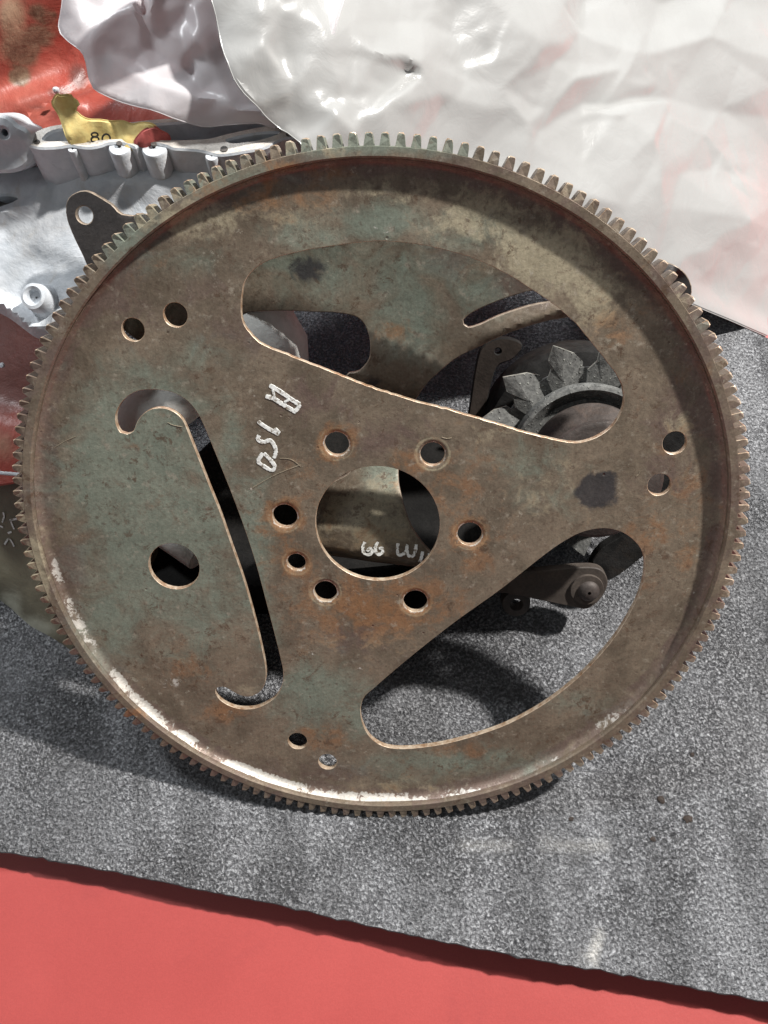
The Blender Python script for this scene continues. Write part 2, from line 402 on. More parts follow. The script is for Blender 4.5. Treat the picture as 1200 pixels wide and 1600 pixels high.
P3 = np.array(V); q = (P3 - CAM) @ WM; X = q[:, 0] / q[:, 2] * F + 600; Y = q[:, 1] / q[:, 2] * F + 800; PX = np.c_[X, Y]
sc = np.zeros(len(P3))
for pl, wd, st in (([(922, 1508), (930, 1480), (934, 1455)], 5, .9), ([(850, 1315), (900, 1325), (945, 1320)], 9, .35), ([(925, 1500), (920, 1490)], 7, .8), ([(720, 1320), (800, 1322)], 8, .22)):
    sc = np.maximum(sc, st * np.exp(-(seg_dist(PX, np.array(pl, float), False) / wd) ** 2))
a = mat.data.attributes.new('scuff', 'FLOAT', 'POINT'); a.data.foreach_set('value', sc)

crumb_m = simple('dark_crumb', (.04, .028, .022), .8, 0, .4, 300, .0005)
def crumb(x, y, r, lab, elong=1.3):
    V, Fc = [], []
    bm = bmesh.new(); bmesh.ops.create_icosphere(bm, subdivisions=2, radius=1)
    for v in bm.verts:
        n_ = 1 + .45 * noise.noise(v.co * 1.7 + Vector((x, y, 0))); v.co = Vector((v.co.x * r * n_, v.co.y * r * elong * n_, v.co.z * r * .45 * n_))
    me = bpy.data.meshes.new('crumb'); bm.to_mesh(me); bm.free(); me.materials.append(crumb_m)
    o = bpy.data.objects.new('crumb', me); COL.objects.link(o); p = at_z(x, y, .001); o.location = (p[0], p[1], mat_h(np.array([p[:2]]))[0] + r * .25); o.rotation_euler = (0, 0, x)
    tag(o, lab, 'crumb', 'dark crumbs scattered on the foam mat')
for a_ in ((1034, 1249, .0019, 'reddish brown crumb on the mat below the ring gear, rounder one of the pair'), (1076, 1279, .0021, 'black elongated crumb on the mat, largest, right of the brown one'),
          (1022, 1311, .0013, 'tiny black crumb on the mat, nearest the front edge'), (1083, 1179, .0011, 'tiny dark crumb on the mat just outside the ring gear teeth'),
          (894, 1279, .0012, 'small tan crumb on the mat below the scraped rim')): crumb(*a_)

# ================================================================== FLEXPLATE
root = empty('flexplate', 'large round rusty flexplate with toothed rim leaning on the parts, chalk marks beside its hub', 'flexplate', MP)
rust = rusty('rusty_painted_steel', root); rust_t = rusty('rusty_tooth_steel', root, 'obj')
ke = M('worn_steel_edge'); co = ke.coord(root); n_ = ke.noise(co, 240, 5, .7)
ke.base(ke.mix(ke.rng(n_, .3, .7), (.30, .17, .09), (.66, .55, .42))); ke.rough(.42); ke.metal(.35); ke.bump(n_, .0003, .7); edge_m = ke.m
chalk = M('white_marker_paint'); co = chalk.coord(root); n_ = chalk.noise(co, 500, 5, .7)
chalk.base(chalk.mix(chalk.rng(n_, .36, .5), (.24, .20, .15), (.84, .85, .82))); chalk.rough(.6); chalk.bump(n_, .0003, .8); chalk_m = chalk.m

DOFF = -.0056
RI, RR, RT = .9448 * R, .9705 * R, R
UP = [(376,487),(377,460),(383,437),(403,415),(437,400),(490,388),(547,380),(593,376),(640,379),(690,388),(740,403),(790,426),(827,449),(863,473),(900,505),(933,545),(957,575),(970,597),(976,620),(972,643),(958,665),(938,681),(907,692),(873,689),(823,677),(757,657),(690,638),(640,625),(573,603),(507,577),(463,560),(413,540),(390,521),(379,503)]
LW = [(640,1027),(710,972),(780,922),(850,867),(885,843),(913,830),(944,825),(972,831),(993,846),(1005,864),(1008,886),(1003,916),(990,948),(965,990),(934,1028),(899,1063),(850,1101),(797,1130),(745,1149),(692,1163),(640,1170),(605,1168),(582,1156),(569,1138),(563,1115),(567,1092),(585,1074)]
HK = [(188,676),(181,664),(180,648),(188,630),(203,616),(221,609),(245,608),(269,612),(290,623),(306,640),(319,664),(333,698),(350,740),(371,794),(389,845),(403,890),(419,950),(431,996),(439,1029),(443,1050),(441,1071),(432,1088),(418,1099),(399,1107),(375,1108),(354,1101),(340,1090),(336,1078),(343,1073),(354,1074),(369,1083),(384,1088),(399,1085),(410,1075),(415,1060),(414,1038),(406,1000),(396,960),(380,905),(362,854),(344,803),(326,758),(310,717),(296,682),(285,656),(272,644),(254,638),(236,640),(221,650),(213,663),(209,674),(198,679)]
holes = [catmull([loc(x, y, DOFF) for x, y in h], .0022) for h in (UP, LW, HK)]
holes[0] += np.array([[noise.noise(Vector((p[0] * 900, p[1] * 900, 2))) * .0003 for _ in (0, 1)] for p in holes[0]])
CH = [(590,820,98,'hub'),(526,694,20,''),(676,710,20,''),(734,835,20,''),(649,940,19.5,''),(508.5,925,18.5,''),(445,807,20,''),(463,879,15,''),
      (208,515,18.5,''),(274,492,19.5,''),(272,885,40,''),(465,1158,15.5,''),(512,1190,15,''),(1054,692,19.5,''),(1030,757,19,'')]
cinfo = []
for x, y, r, t in CH:
    p = loc(x, y, DOFF); q2 = loc(x + r, y, DOFF); rr = math.hypot(q2[0] - p[0], q2[1] - p[1]) * (1.0 if t else 1.0)
    cinfo.append((p, rr)); holes.append(circ(p, rr, 72 if t else 32))
RD = .9440 * R
def disc_h(v):
    r = np.hypot(v[:, 0], v[:, 1]) / R
    t = np.clip((r - .926) / (.944 - .926), 0, 1)
    # pressed rim rising to the ring, with a slightly uneven weld
    wob = .0005 * np.array([noise.noise(Vector((a * 70, b * 70, 0))) for a, b in v])
    h = DOFF + (t * t) * (.0030) + wob * np.clip((r - .9) / .03, 0, 1)
    h = h - .0004 * np.clip(1 - np.abs(r - .905) / .01, 0, 1)
    h = h + .00035 * np.array([noise.noise(Vector((a * 22, b * 22, 5))) for a, b in v])
    for (p, rr) in cinfo[1:8]:                            # coined rims round the crank bolt holes
        d = np.hypot(v[:, 0] - p[0], v[:, 1] - p[1]) - rr
        h = h - .0006 * np.clip(1 - d / .0018, 0, 1)
    return h
outer = circ((0, 0), RD, 420)
V, Fc, mi = slab(outer, holes, .0030, .0032, disc_h, .00018, np.vstack([circ(p_, r_ + d_, 40) for p_, r_ in cinfo[1:8] for d_ in (.0009, .0019, .0032, .0046)] + [circ((0, 0), f_ * R, 420, .0075 * i_) for i_, f_ in enumerate((.9395, .935, .9305, .926, .921, .914))]), .908 * R)
disc = make('disc', V, Fc, [rust, edge_m], root, mi)
wp = np.array([world(*v) for v in V]); Wt = gauss_weights(wp, BL)
Wf = gauss_weights(wp, FILLET); rr = np.hypot(np.array(V)[:, 0], np.array(V)[:, 1]) / R
band = np.clip((rr - .918) / .008, 0, 1)
Wt[:, W_] = np.maximum(Wt[:, W_], Wf[:, W_] * band)
Wt[:, P_] = np.maximum(Wt[:, P_], .5 * np.clip((rr - .89) / .02, 0, 1))
VA = np.array(V)
for i_, (p_, r_) in enumerate(cinfo[1:8]):                # worn rings left by the crank bolts
    d_ = np.hypot(VA[:, 0] - p_[0], VA[:, 1] - p_[1]) - r_
    Wt[:, K_] = np.maximum(Wt[:, K_], .62 * np.exp(-((d_ - .0019) / .0009) ** 2)); Wt[:, R_] = np.maximum(Wt[:, R_], .55 * np.exp(-(d_ / .006) ** 2) * (i_ % 3 != 1))
    Wt[:, W_] = np.maximum(Wt[:, W_], .46 * np.exp(-(d_ / .0008) ** 2))
set_weights(disc, Wt)

# ring: lathe profile (closed)
T = .0098
prof = [(RI, -.0008), (RI + .0008, 0), (RR - .0002, 0), (RR + .0001, -.0004), (RR + .0001, -T), (RI, -T)]
V, Fc = lathe(prof, 420, True)
ring = make('ring_gear', V, Fc, [rust], root, ang=35); fixn(ring)
wp = np.array([world(*v) for v in V]); Wt = gauss_weights(wp, BL); Wt[:, P_] = np.maximum(Wt[:, P_], .35); set_weights(ring, Wt)
# teeth: shared mesh, one object each
NT = 168; pitch = 2 * math.pi * RT / NT
wr, wt_ = pitch * .62 / 2, pitch * .40 / 2
r0 = RR - .0012; rm = RR + (RT - RR) * .55; wm = (wr * .55 + wt_ * .45)
sec = [(r0, -wr * 1.12), (RR + .0006, -wr), (rm, -wm), (RT - .0006, -wt_ * 1.08), (RT, -wt_ * .7), (RT, wt_ * .7), (RT - .0006, wt_ * 1.08), (rm, wm), (RR + .0006, wr), (r0, wr * 1.12)]
def tooth_mesh(jit, idx):
    rnd = random.Random(idx); V = []; n_ = len(sec)
    zs = [0.0 - .0001, -.0006, -T + .0008, -T]
    for li, z in enumerate(zs):
        for i, (r, y) in enumerate(sec):
            ins = .0004 if li in (0, 3) else 0
            # lead-in chamfer on the pinion side: one flank cut back towards the tip
            cut = max(0, (r - RR) / (RT - RR)) * (.0010 if (y > 0 and li < 2) else .0003 if li < 2 else 0)
            V.append((r - ins * (r > RR) + rnd.uniform(-jit, jit) * (r > RR + .001), y * (1 - ins * 60) + rnd.uniform(-jit, jit) * .5, z - cut))
    Fc = [tuple(range(n_))[::-1]]
    for l in range(3):
        for i in range(n_):
            j = (i + 1) % n_; Fc.append((l * n_ + i, l * n_ + j, (l + 1) * n_ + j, (l + 1) * n_ + i))
    Fc.append(tuple(3 * n_ + i for i in range(n_)))
    o = make('tooth', V, Fc, [rust_t, edge_m], ring, smooth=False); fixn(o)
    for p in o.data.polygons:
        nz = p.normal
        if p.center.x > RT - .001 and abs(nz.z) < .9: p.material_index = 1
        if nz.z > .25 and nz.z < .97 and p.center.y > 0: p.material_index = 1
    return o
protos = [tooth_mesh(.00018, i) for i in range(6)]
ph0 = math.atan2(*reversed(loc(627, 206, 0)))
for i in range(NT):
    p = protos[i % 6] if i < 6 else protos[random.randrange(6)].copy()
    if i >= 6: COL.objects.link(p); p.parent = ring
    a_ = ph0 + 2 * math.pi * i / NT; p.rotation_euler = (0, 0, a_)
    Wq = gauss_weights([world(RT * .985 * math.cos(a_), RT * .985 * math.sin(a_), 0)], BL)[0]
    p.color = (min(1, Wq[G_] * 1.1 + random.uniform(-.1, .1)), Wq[R_], min(1, Wq[K_] * 1.2 + random.uniform(-.08, .1)), .4)

# written marks: ribbons of paint a hair proud of the surface
def marks(name, strokes, off, width, mat, parent, matrix=None, hf=None, prox=None):
    V = []; Fc = []
    for si, st in enumerate(strokes):
        pts = [np.array(loc(x, y, off)) for x, y in st]
        c_ = catmull(pts, .0006, False); wv = width if not isinstance(width, (list, tuple)) else width[si]
        for i, p in enumerate(c_):
            t = c_[min(i + 1, len(c_) - 1)] - c_[max(i - 1, 0)]; t /= np.linalg.norm(t) + 1e-12; nr = np.array([-t[1], t[0]])
            ww = wv * (.85 + .3 * noise.noise(Vector((p[0] * 1500, p[1] * 1500, si))))
            if i in (0, len(c_) - 1): ww *= .55
            z = off + .00022 + si * .00004 if hf is None else hf(np.array([p]))[0] + .00022 + si * .00004
            s_ = len(V)
            V += [(*(p - nr * ww), z - .0002), (*(p - nr * ww * .9), z), (*(p + nr * ww * .9), z), (*(p + nr * ww), z - .0002)]
            if i: Fc += [(s_ - 4 + q_, s_ - 3 + q_, s_ + 1 + q_, s_ + q_) for q_ in range(3)]
    o = make(name, V, Fc, [mat], parent, matrix=matrix); return o
MK = {'chalk_letter': [[(421, 602), (432, 608), (446, 617), (457, 625), (469, 632)], [(415, 619), (428, 623), (444, 633), (463, 644)], [(468, 631), (466, 637), (461, 643)], [(426, 608), (430, 623)], [(444, 628), (453, 624)]]}
marks('marker_letter', MK['chalk_letter'], DOFF, [.0012, .0012, .0011, .0006, .0006], chalk_m, disc, hf=disc_h)['label'] = 'white marker letter A'
marks('marker_digit', [[(403, 658), (409, 663), (420, 670), (436, 679)], [(428, 670), (437, 677)]], DOFF, [.0011, .0014], chalk_m, disc, hf=disc_h)['label'] = 'white marker digit 1'
marks('marker_digit', [[(405, 680), (403, 687), (412, 691), (422, 688), (429, 697), (431, 706), (428, 716)]], DOFF, .0011, chalk_m, disc, hf=disc_h)['label'] = 'white marker digit 5'
marks('marker_digit', [[(411, 708), (406, 715), (404, 722), (413, 729), (425, 735), (429, 728), (421, 717), (412, 708)]], DOFF, .0011, chalk_m, disc, hf=disc_h)['label'] = 'white marker digit 0'
# scratches
sm = simple('bright_scratch', (.45, .38, .28), .4, .4, .2, 400)
for st_ in [[(395, 762), (430, 742), (470, 726)], [(437, 716), (455, 718), (470, 729)], [(84, 700), (100, 690), (118, 682)], [(262, 660), (270, 664), (285, 667)], [(1000, 735), (998, 740), (994, 744)], [(690, 683), (698, 685), (706, 684)]]:
    marks('scratch', [st_], DOFF, .00014, sm, disc, hf=disc_h)

# ================================================================== STAMPED COVER BEHIND THE FLEXPLATE
OFF2 = -.040
cov = empty('stamped_cover', 'olive green stamped steel cover behind the flexplate, dark lugs poking past its rim', 'engine cover', MP)
cov_m = rusty('olive_stamped_steel', cov, 'attr', .74)
CO = [(132,402),(117,371),(106,343),(104,323),(108,310),(119,302),(134,299),(152,307),(173,320),(202,338),(320,318),(450,285),(600,272),(760,292),(900,350),(990,410),(1030,412),(1042,411),(1057,418),(1072,431),(1080,448),(1078,466),(1065,482),(1040,500),(1000,480),(950,478),(905,490),(885,495),(852,500),(820,509),(785,522),(750,540),(715,558),(685,580),(662,603),(640,640),(626,690),(622,735),(628,765),(640,795),(662,828),(690,855),(715,885),(700,905),(660,904),(600,892),(545,879),(515,868),(485,845),(470,800),(492,758),(548,732),(556,690),(550,640),(540,590),(562,580),(577,562),(580,540),(575,516),(560,496),(530,488),(490,486),(440,484),(385,487),(340,500),(300,527),(240,545),(185,505),(150,445)]
SL = [(723,500),(724,508),(732,513),(750,508),(773,497),(800,487),(830,478),(865,471),(885,466),(880,456),(860,452),(830,453),(807,459),(773,471),(740,486)]
def bend(x):
    u_ = min(1, max(0, (335 - x) / 120)); return .026 * u_ * u_ * (3 - 2 * u_)
def covp(pts): return catmull([loc(x, y, OFF2 + bend(x)) for x, y in pts], .0025)
def cov_h(v):
    P = C0 + v[:, :1] * EX + v[:, 1:2] * EY + NN * OFF2; q = (P - CAM) @ WM
    X = q[:, 0] / q[:, 2] * F + 600; Y = q[:, 1] / q[:, 2] * F + 800
    n_ = np.array([noise.noise(Vector((a * 25, b * 25, 9))) for a, b in v])
    low = np.clip((Y - 830 - (X - 500) * .12) / 60, 0, 1.2)
    h = OFF2 + .0008 * n_ - .022 * low ** 2 + .020 * np.clip((Y - 700) / 100, 0, 1) * np.clip(1 - low, 0, 1)
    u_ = np.clip((335 - X) / 120, 0, 1); h = h + .026 * u_ * u_ * (3 - 2 * u_)
    # pressed step running down from the slot
    h = h + .0016 * np.tanh((Y - (515 + (X - 560) * .42)) / 10) * (1 / (1 + np.exp(-(X - 560) / 10.))) * (1 / (1 + np.exp((X - 735) / 14.)))
    h = h + .0035 * np.exp(-(((X - 860) * .35 + (Y - 487)) / 12.) ** 2) * (1 / (1 + np.exp(-(X - 760) / 14.)))
    return h
V, Fc, mi = slab(covp(CO), [covp(SL), circ(loc(132, 336, OFF2 + .026), .0041, 28)], .0028, .0022, cov_h, .0004)
cov_edge = simple('dull_cut_edge', (.24, .19, .145), .5, .3, .4, 240, .0003)
cp = make('plate', V, Fc, [cov_m, cov_edge], cov, mi)
CB = [(600,430,230,60,G_,.55),(520,400,110,40,G_,.5),(640,490,60,70,G_,.75),(740,450,60,50,G_,.55),(700,620,60,50,G_,.3),(450,410,60,20,G_,.8),(560,540,20,40,G_,.4),
      (610,520,30,20,R_,.5),(760,430,50,30,R_,.2),(700,400,50,60,P_,.6),(830,440,70,40,P_,.8),(480,420,35,30,D_,.6),(700,450,30,60,D_,.3),(590,600,60,30,D_,.4),(630,620,40,40,D_,.35),
      (580,810,100,60,K_,.62),(560,840,100,40,R_,.3),(600,740,40,40,G_,.7),(620,760,12,12,R_,.3),(130,340,60,90,D_,1.2),(160,370,60,60,D_,1.2),(1060,445,40,50,D_,1.),(640,530,40,10,W_,.25),(680,545,20,8,W_,.25),(250,500,60,40,G_,.7),(208,515,20,20,P_,.6)]  # dark blots by window edge and web put their shade into colour
set_weights(cp, gauss_weights(np.array([world(*v) for v in V]), CB))
def wpx(ax, ay, pts): return [(ax + x / 5.4545, ay + y / 5.4545) for x, y in pts]
OW = [wpx(480, 720, s) for s in ([(492, 690), (475, 730), (478, 770), (505, 795), (545, 790), (555, 760), (535, 745), (510, 770)], [(605, 690), (583, 730), (585, 775), (610, 795), (640, 780), (640, 745), (610, 745)],
      [(775, 700), (768, 750), (780, 800), (820, 790), (845, 760), (852, 715), (850, 760), (865, 805), (900, 810), (920, 770), (930, 710)], [(985, 770), (975, 815), (958, 858)], [(1035, 800), (1045, 790)])]
OW = [[(x, y + 0) for x, y in s] for s in OW]
# the surface bulges here: drop each stroke point on it along the line of sight
def on_surface(st, hf, off):
    out = []
    for x, y in st:
        o_ = off
        for _ in range(6): o_ = hf(np.array([loc(x, y, o_)]))[0]
        out.append((x, y, o_))
    return out
def marks3(name, strokes, hf, off, width, mat, parent):
    V = []; Fc = []
    for si, st in enumerate(strokes):
        c_ = catmull([(*loc(x, y, o_), 0) for x, y, o_ in on_surface(st, hf, off)], .0005, False)[:, :2]
        for i, p in enumerate(c_):
            t = c_[min(i + 1, len(c_) - 1)] - c_[max(i - 1, 0)]; t /= np.linalg.norm(t) + 1e-12; nr = np.array([-t[1], t[0]])
            ww = width * (.8 + .5 * noise.noise(Vector((p[0] * 1500, p[1] * 1500, si)))); z = hf(np.array([p]))[0] + .0003 + si * .00004; s_ = len(V)
            V += [(*(p - nr * ww), z), (*(p + nr * ww), z)]
            if i: Fc.append((s_ - 2, s_ - 1, s_ + 1, s_))
    return make(name, V, Fc, [mat], parent)
marks3('marker_writing', OW, cov_h, OFF2, .0010, chalk_m, cp)['label'] = 'white marker writing 66 W1'

# ================================================================== ALTERNATOR
def offp(x, y, off): return hit(x, y, C0 + NN * off, NN)
P1 = offp(940, 753, -.045); P2 = offp(906, 700, -.098)
ax = P1 - P2; L12 = np.linalg.norm(ax); ax = ax / L12
alt = empty('alternator', 'sooty black alternator with jagged fan and brown pulley, on the mat behind the flexplate', 'alternator', frame(P2, ax))
soot = M('sooty_fan_metal'); co = soot.coord(); n_ = soot.noise(co, 300, 6, .7); sp = soot.rng(soot.voro(co, 420), .05, .3, 1, 0)
c = soot.mix(soot.rng(n_, .3, .7), (.085, .086, .083), (.20, .20, .19)); c = soot.mix(soot.math('MULTIPLY', sp, soot.rng(n_, .45, .6)), c, (.42, .43, .38))
soot.base(c); soot.rough(.85); soot.b.inputs['Specular IOR Level'].default_value = .25; soot.bump(soot.math('ADD', n_, sp), .0006, 1); soot = soot.m
blk = simple('black_body', (.02, .0195, .019), .9, 0, .4, 120, .0006, (.04, .032, .026), .5, dscale=60)
brn = simple('brown_rusty_steel', (.075, .062, .056), .6, .2, .3, 90, .0004, (.12, .08, .06), .5, dscale=60)
edg = simple('dusty_pale_edge', (.34, .34, .30), .6, .3, .3, 200, .0005)
def rad_px(x, y, r, off):
    a_ = offp(x, y, off); b_ = offp(x + r, y, off); return np.linalg.norm(a_ - b_)
rf = rad_px(906, 700, 176, -.098); rv = rf * .73
rp = rad_px(940, 753, 99, -.045)
# fan plate and blades
V, Fc = lathe([(.012, -.004), (.012, 0), (rv * .8, .0025), (rv * 1.03, .0035), (rv * 1.03, .001), (.012, -.004)], 64); fixn(make('fan_plate', V, Fc, [soot], alt))
NB = 13; pa = 2 * math.pi / NB
up = Vector(frame(P2, ax).inverted() @ Vector(tuple(hit(858, 528, P2, ax))))
a_tip = math.atan2(up.y, up.x)
bl = None
def ca(r, a, z): return (r * math.cos(a), r * math.sin(a), z)
aL, aR = .40 * pa, -.55 * pa
top = [ca(rv * .62, aR, .0005), ca(rv * .62, aL * .9, .0035), ca(rf * .74, aL * .85, .0055), ca(rf * .82, aL * .40, .0068), ca(rf * .90, aL * .40, .0080), ca(rf * 1.02, 0, .0098), ca(rf * .96, aR * .30, .0088), ca(rf * .89, aR * .68, .0055), ca(rf * .80, aR * 1.02, .0030)]
mid_ = ca(rv * .92, 0, .0062); V = [mid_] + top; n8 = len(top); V += [(x, y, z - .0018) for x, y, z in V]; Fc = []
for i in range(n8):
    j = (i + 1) % n8; Fc += [(0, 1 + i, 1 + j), (n8 + 1, n8 + 2 + j, n8 + 2 + i), (1 + i, n8 + 2 + i, n8 + 2 + j, 1 + j)]
bl = make('fan_blade', V, Fc, [soot, edg], alt, smooth=False); fixn(bl)
for p in bl.data.polygons:
    if len(p.vertices) == 4 and p.center.xy.length > rv * .98: p.material_index = 1
for i in range(NB):
    o = bl if i == 0 else bl.copy()
    if i: COL.objects.link(o); o.parent = alt
    o.rotation_euler = (0, 0, a_tip + i * pa)
# hub rim, pulley
zp = L12
V, Fc = lathe([(rp * .75, .004), (rp * 1.24, .006), (rp * 1.28, .012), (rp * 1.26, .0155), (rp * 1.20, .0165), (rp * .98, .010), (rp * .75, .010)], 72); fixn(make('fan_collar', V, Fc, [soot], alt))
V, Fc = lathe([(.001, zp - .004), (rp * .20, zp - .004), (rp * .22, zp), (rp * .93, zp + .0004), (rp, zp - .001), (rp * 1.01, zp - .004), (rp * .70, zp - .014), (rp * .70, zp - .018), (rp * 1.0, zp - .030), (rp, zp - .034), (rp * .6, zp - .036), (.001, zp - .036)], 72)
fixn(make('pulley', V, Fc, [brn], alt))
rb = rf * .86
V, Fc = lathe([(.001, -.004), (rb * .8, -.006), (rb * .97, -.010), (rb, -.016), (rb, -.035), (rb * .9, -.042), (rb * .88, -.048), (.001, -.05)], 64); fixn(make('body', V, Fc, [blk], alt))
def plate_px(name, pts, off, thick, mats, parent=None, holes=(), grid=.004, label=None, cat=None, step=.002, hf=None):
    P = catmull([loc(x, y, off) for x, y in pts], step); H = [circ(loc(x, y, off), r, 24) for x, y, r in holes]
    V, Fc, mi = slab(P, H, thick, grid, hf if hf else (lambda v: np.full(len(v), off)), .0006)
    o = make(name, V, Fc, mats, None, mi, MP)
    if parent is not None: o.parent = parent; o.matrix_parent_inverse = parent.matrix_basis.inverted()
    if label: tag(o, label, cat)
    return o
# rear ear of the alternator, brown strip with bolt hole (left of the fan)
earm = simple('dark_brown_ear', (.035, .028, .024), .9, 0, .3, 80, .0005)
plate_px('rear_bracket', [(985,640),(1080,650),(1085,760),(1050,830),(1005,868),(952,905),(925,890),(940,860),(990,820),(1000,740)], -.080, .008, [blk, blk], alt)
plate_px('mounting_ear', [(722,720),(735,640),(744,580),(752,548),(768,534),(792,530),(815,540),(800,560),(776,572),(764,610),(750,680),(748,720)], -.120, .006, [earm, blk], alt, [(778, 549, .0024)])

# adjusting arm with bolt
arm = empty('adjusting_arm', 'dark brown flat steel arm with a round bolt head, low in the lower flexplate window', 'bracket')
arm_m = simple('dark_brown_arm_steel', (.07, .055, .045), .8, 0, .3, 80, .0004, (.06, .05, .04), .5, dscale=50)
plate_px('bar', [(720,903),(790,897),(850,893),(905,888),(935,890),(947,903),(946,920),(935,938),(918,950),(898,948),(850,938),(790,926),(720,925)], -.070, .006, [arm_m, arm_m], arm)
bp = offp(919, 922, -.0695)
V, Fc = lathe([(.001, .0042), (.0042, .004), (.0062, .0022), (.0066, 0), (.0066, -.001)], 32); b_ = make('bolt', V, Fc, [brn], arm, matrix=frame(bp, NN)); fixn(b_)
V, Fc = lathe([(.004, .001), (.0095, .001), (.0098, 0), (.0098, -.001)], 32); fixn(make('washer', V, Fc, [arm_m], arm, matrix=frame(offp(917, 921, -.0693), NN)))
eye = offp(806, 940, -.085)
V, Fc = lathe([(.0035, -.004), (.0035, .003), (.0042, .004), (.0085, .003), (.009, 0), (.009, -.006)], 32)
o = make('spacer_bushing', V, Fc, [brn], None, matrix=frame(eye, NN)); fixn(o); tag(o, 'small brown steel bushing with a dark bore, under the adjusting arm', 'bushing')

blocker_m = simple('black_light_blocker', (.012, .0115, .011), .95, 0, .4, 70, .0008, (.03, .027, .024), .6, dscale=40)  # added block: stops light under the hub and keeps the holes black
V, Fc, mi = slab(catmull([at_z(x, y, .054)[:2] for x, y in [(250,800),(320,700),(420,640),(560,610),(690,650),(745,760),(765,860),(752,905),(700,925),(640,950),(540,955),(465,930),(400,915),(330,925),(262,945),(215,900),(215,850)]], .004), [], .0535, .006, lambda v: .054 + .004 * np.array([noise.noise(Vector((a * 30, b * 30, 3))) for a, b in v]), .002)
o = make('black_body', V, Fc, [blocker_m, blocker_m], mi=mi); tag(o, 'added black block under the flexplate hub, shading the mat and darkening the holes', 'casting')

# ================================================================== PALE GREY ALUMINIUM HOUSING (left)
HZ = .165
alu = M('chalky_grey_aluminium'); co = alu.coord(); n1 = alu.noise(co, 26, 7, .65, .6); n2 = alu.noise(co, 180, 5, .6); n3 = alu.noise(co, 48, 8, .72, 1.2)
c = alu.mix(alu.rng(n1, .3, .7), (.50, .53, .56), (.64, .66, .69)); c = alu.mix(alu.rng(n3, .5, .72, 0, .5), c, (.46, .42, .37)); c = alu.mix(alu.rng(n3, .42, .3, 0, .4), c, (.34, .36, .39))
c = alu.mix(.25, c, alu.mix(alu.rng(n2, .3, .7), (.3, .3, .3), (.7, .7, .7)), 'OVERLAY')
alu.base(c); alu.rough(alu.rng(n1, .3, .7, .45, .65)); alu.metal(.1); alu.bump(alu.math('ADD', n2, alu.math('MULTIPLY', n1, 4)), .0005, .7); alu = alu.m
aluw = simple('machined_dusty_rim', (.58, .54, .49), .5, .2, .2, 140, .0004, (.34, .28, .23), .6, dscale=60)
cav = simple('shaded_cavity_casting', (.09, .08, .072), .7, .1, .35, 70, .0006, (.05, .04, .035), .5)  # dark tone puts the shade inside cavity and bores into the colour
hs = empty('gear_housing', 'pale grey aluminium housing with open flanged cavity, left of the flexplate', 'housing')
def zp_(x, y, z): return at_z(x, y, z)
def slab_z(name, pts, z, thick, mats, parent=None, holes=(), grid=.004, hf=None, step=.0025, ch=.0012, smoothc=True):
    P = np.array([zp_(x, y, z)[:2] for x, y in pts]); P = catmull(P, step) if smoothc else P
    H = [catmull([zp_(x, y, z)[:2] for x, y in h], .0015) for h in holes]
    V, Fc, mi = slab(P, H, thick, grid, (lambda v: z + (hf(v) if hf else 0 * v[:, 0])), ch)
    return make(name, V, Fc, mats, parent, mi)
D1, D2, D3 = at_z(75, 520, .172), at_z(215, 330, .200), at_z(0, 330, .193)
DN = np.cross(D2 - D1, D3 - D1); DN /= np.linalg.norm(DN); DN = DN if DN[2] > 0 else -DN
def hh(X, Y, v):
    h = .0012 * np.array([noise.noise(Vector((a * 22, b * 22, 3))) for a, b in v]) + .0004 * np.array([noise.noise(Vector((a * 90, b * 90, 3))) for a, b in v])
    h += .005 * np.exp(-((X - 200) / 90) ** 2 - ((Y - 285) / 24) ** 2)          # swelling under the flange
    d = seg_dist(np.c_[X, Y], np.array([(-60, 440), (10, 478), (52, 512), (72, 512), (92, 488)], float), False)
    h += .0045 * np.exp(-(d / 8.) ** 2)                                             # raised lip along the outer edge
    h -= .004 * (1 / (1 + np.exp(-((X - 20) + (Y - 420) * .6) / 6.))) * (1 / (1 + np.exp(-(Y - (380 + X * .25)) / 7.))) * (1 / (1 + np.exp((X - 120) / 10.)))
    d2 = seg_dist(np.c_[X, Y], np.array([(-60, 345), (0, 338), (62, 318), (70, 300)], float), False)
    h += .0040 * np.exp(-(d2 / 11.) ** 2)
    return h
surf('deck', [(-90,255),(0,258),(45,262),(120,258),(250,252),(340,248),(400,262),(380,290),(300,320),(235,350),(190,400),(150,450),(120,484),(98,492),(84,512),(70,522),(50,522),(8,492),(-30,472),(-90,430)],
     D1, DN, alu, hs, .0022, hh, .022, .0025, holes=[[(-30,300),(-10,302),(12,302),(27,306),(29,311),(20,319),(5,324),(-30,332)]])
surf('bore_wall', [(-40,285),(0,288),(34,294),(38,312),(24,330),(0,338),(-40,345)], D1 - DN * .011, DN, cav, hs, .004, lambda X, Y, v: 0 * X, .004)
# flange wall: closed scalloped outline with a cavity
RZ = .224
frm = [(44,224),(60,229),(85,229),(104,227),(113,226),(122,228),(140,229),(158,226),(166,223),(186,221),(203,225),(211,229),(217,225),(240,222),(262,226),(270,230),(292,232),(318,235),(345,240),(380,236),(410,230),(440,216),(462,213)]
bck = [(470,206),(458,192),(436,180),(400,177),(345,178),(300,182),(250,186),(200,191),(140,192),(100,194),(62,203),(46,213)]
def inset(pts, fr, k):
    c_ = np.array(pts, float).mean(0); return [tuple(c_ + (np.array(p) - c_) * np.array([1 - fr, 1 - k])) for p in pts]
cavf = [(66,219),(100,221),(150,219),(200,217),(250,219),(300,219),(330,216),(352,210),(400,200),(425,196),(430,190),(400,184),(345,184),(300,188),(250,192),(200,197),(140,199),(100,200),(75,207)]
cav2 = [(362,224),(400,220),(436,209),(440,205),(405,206),(372,212),(352,218)]
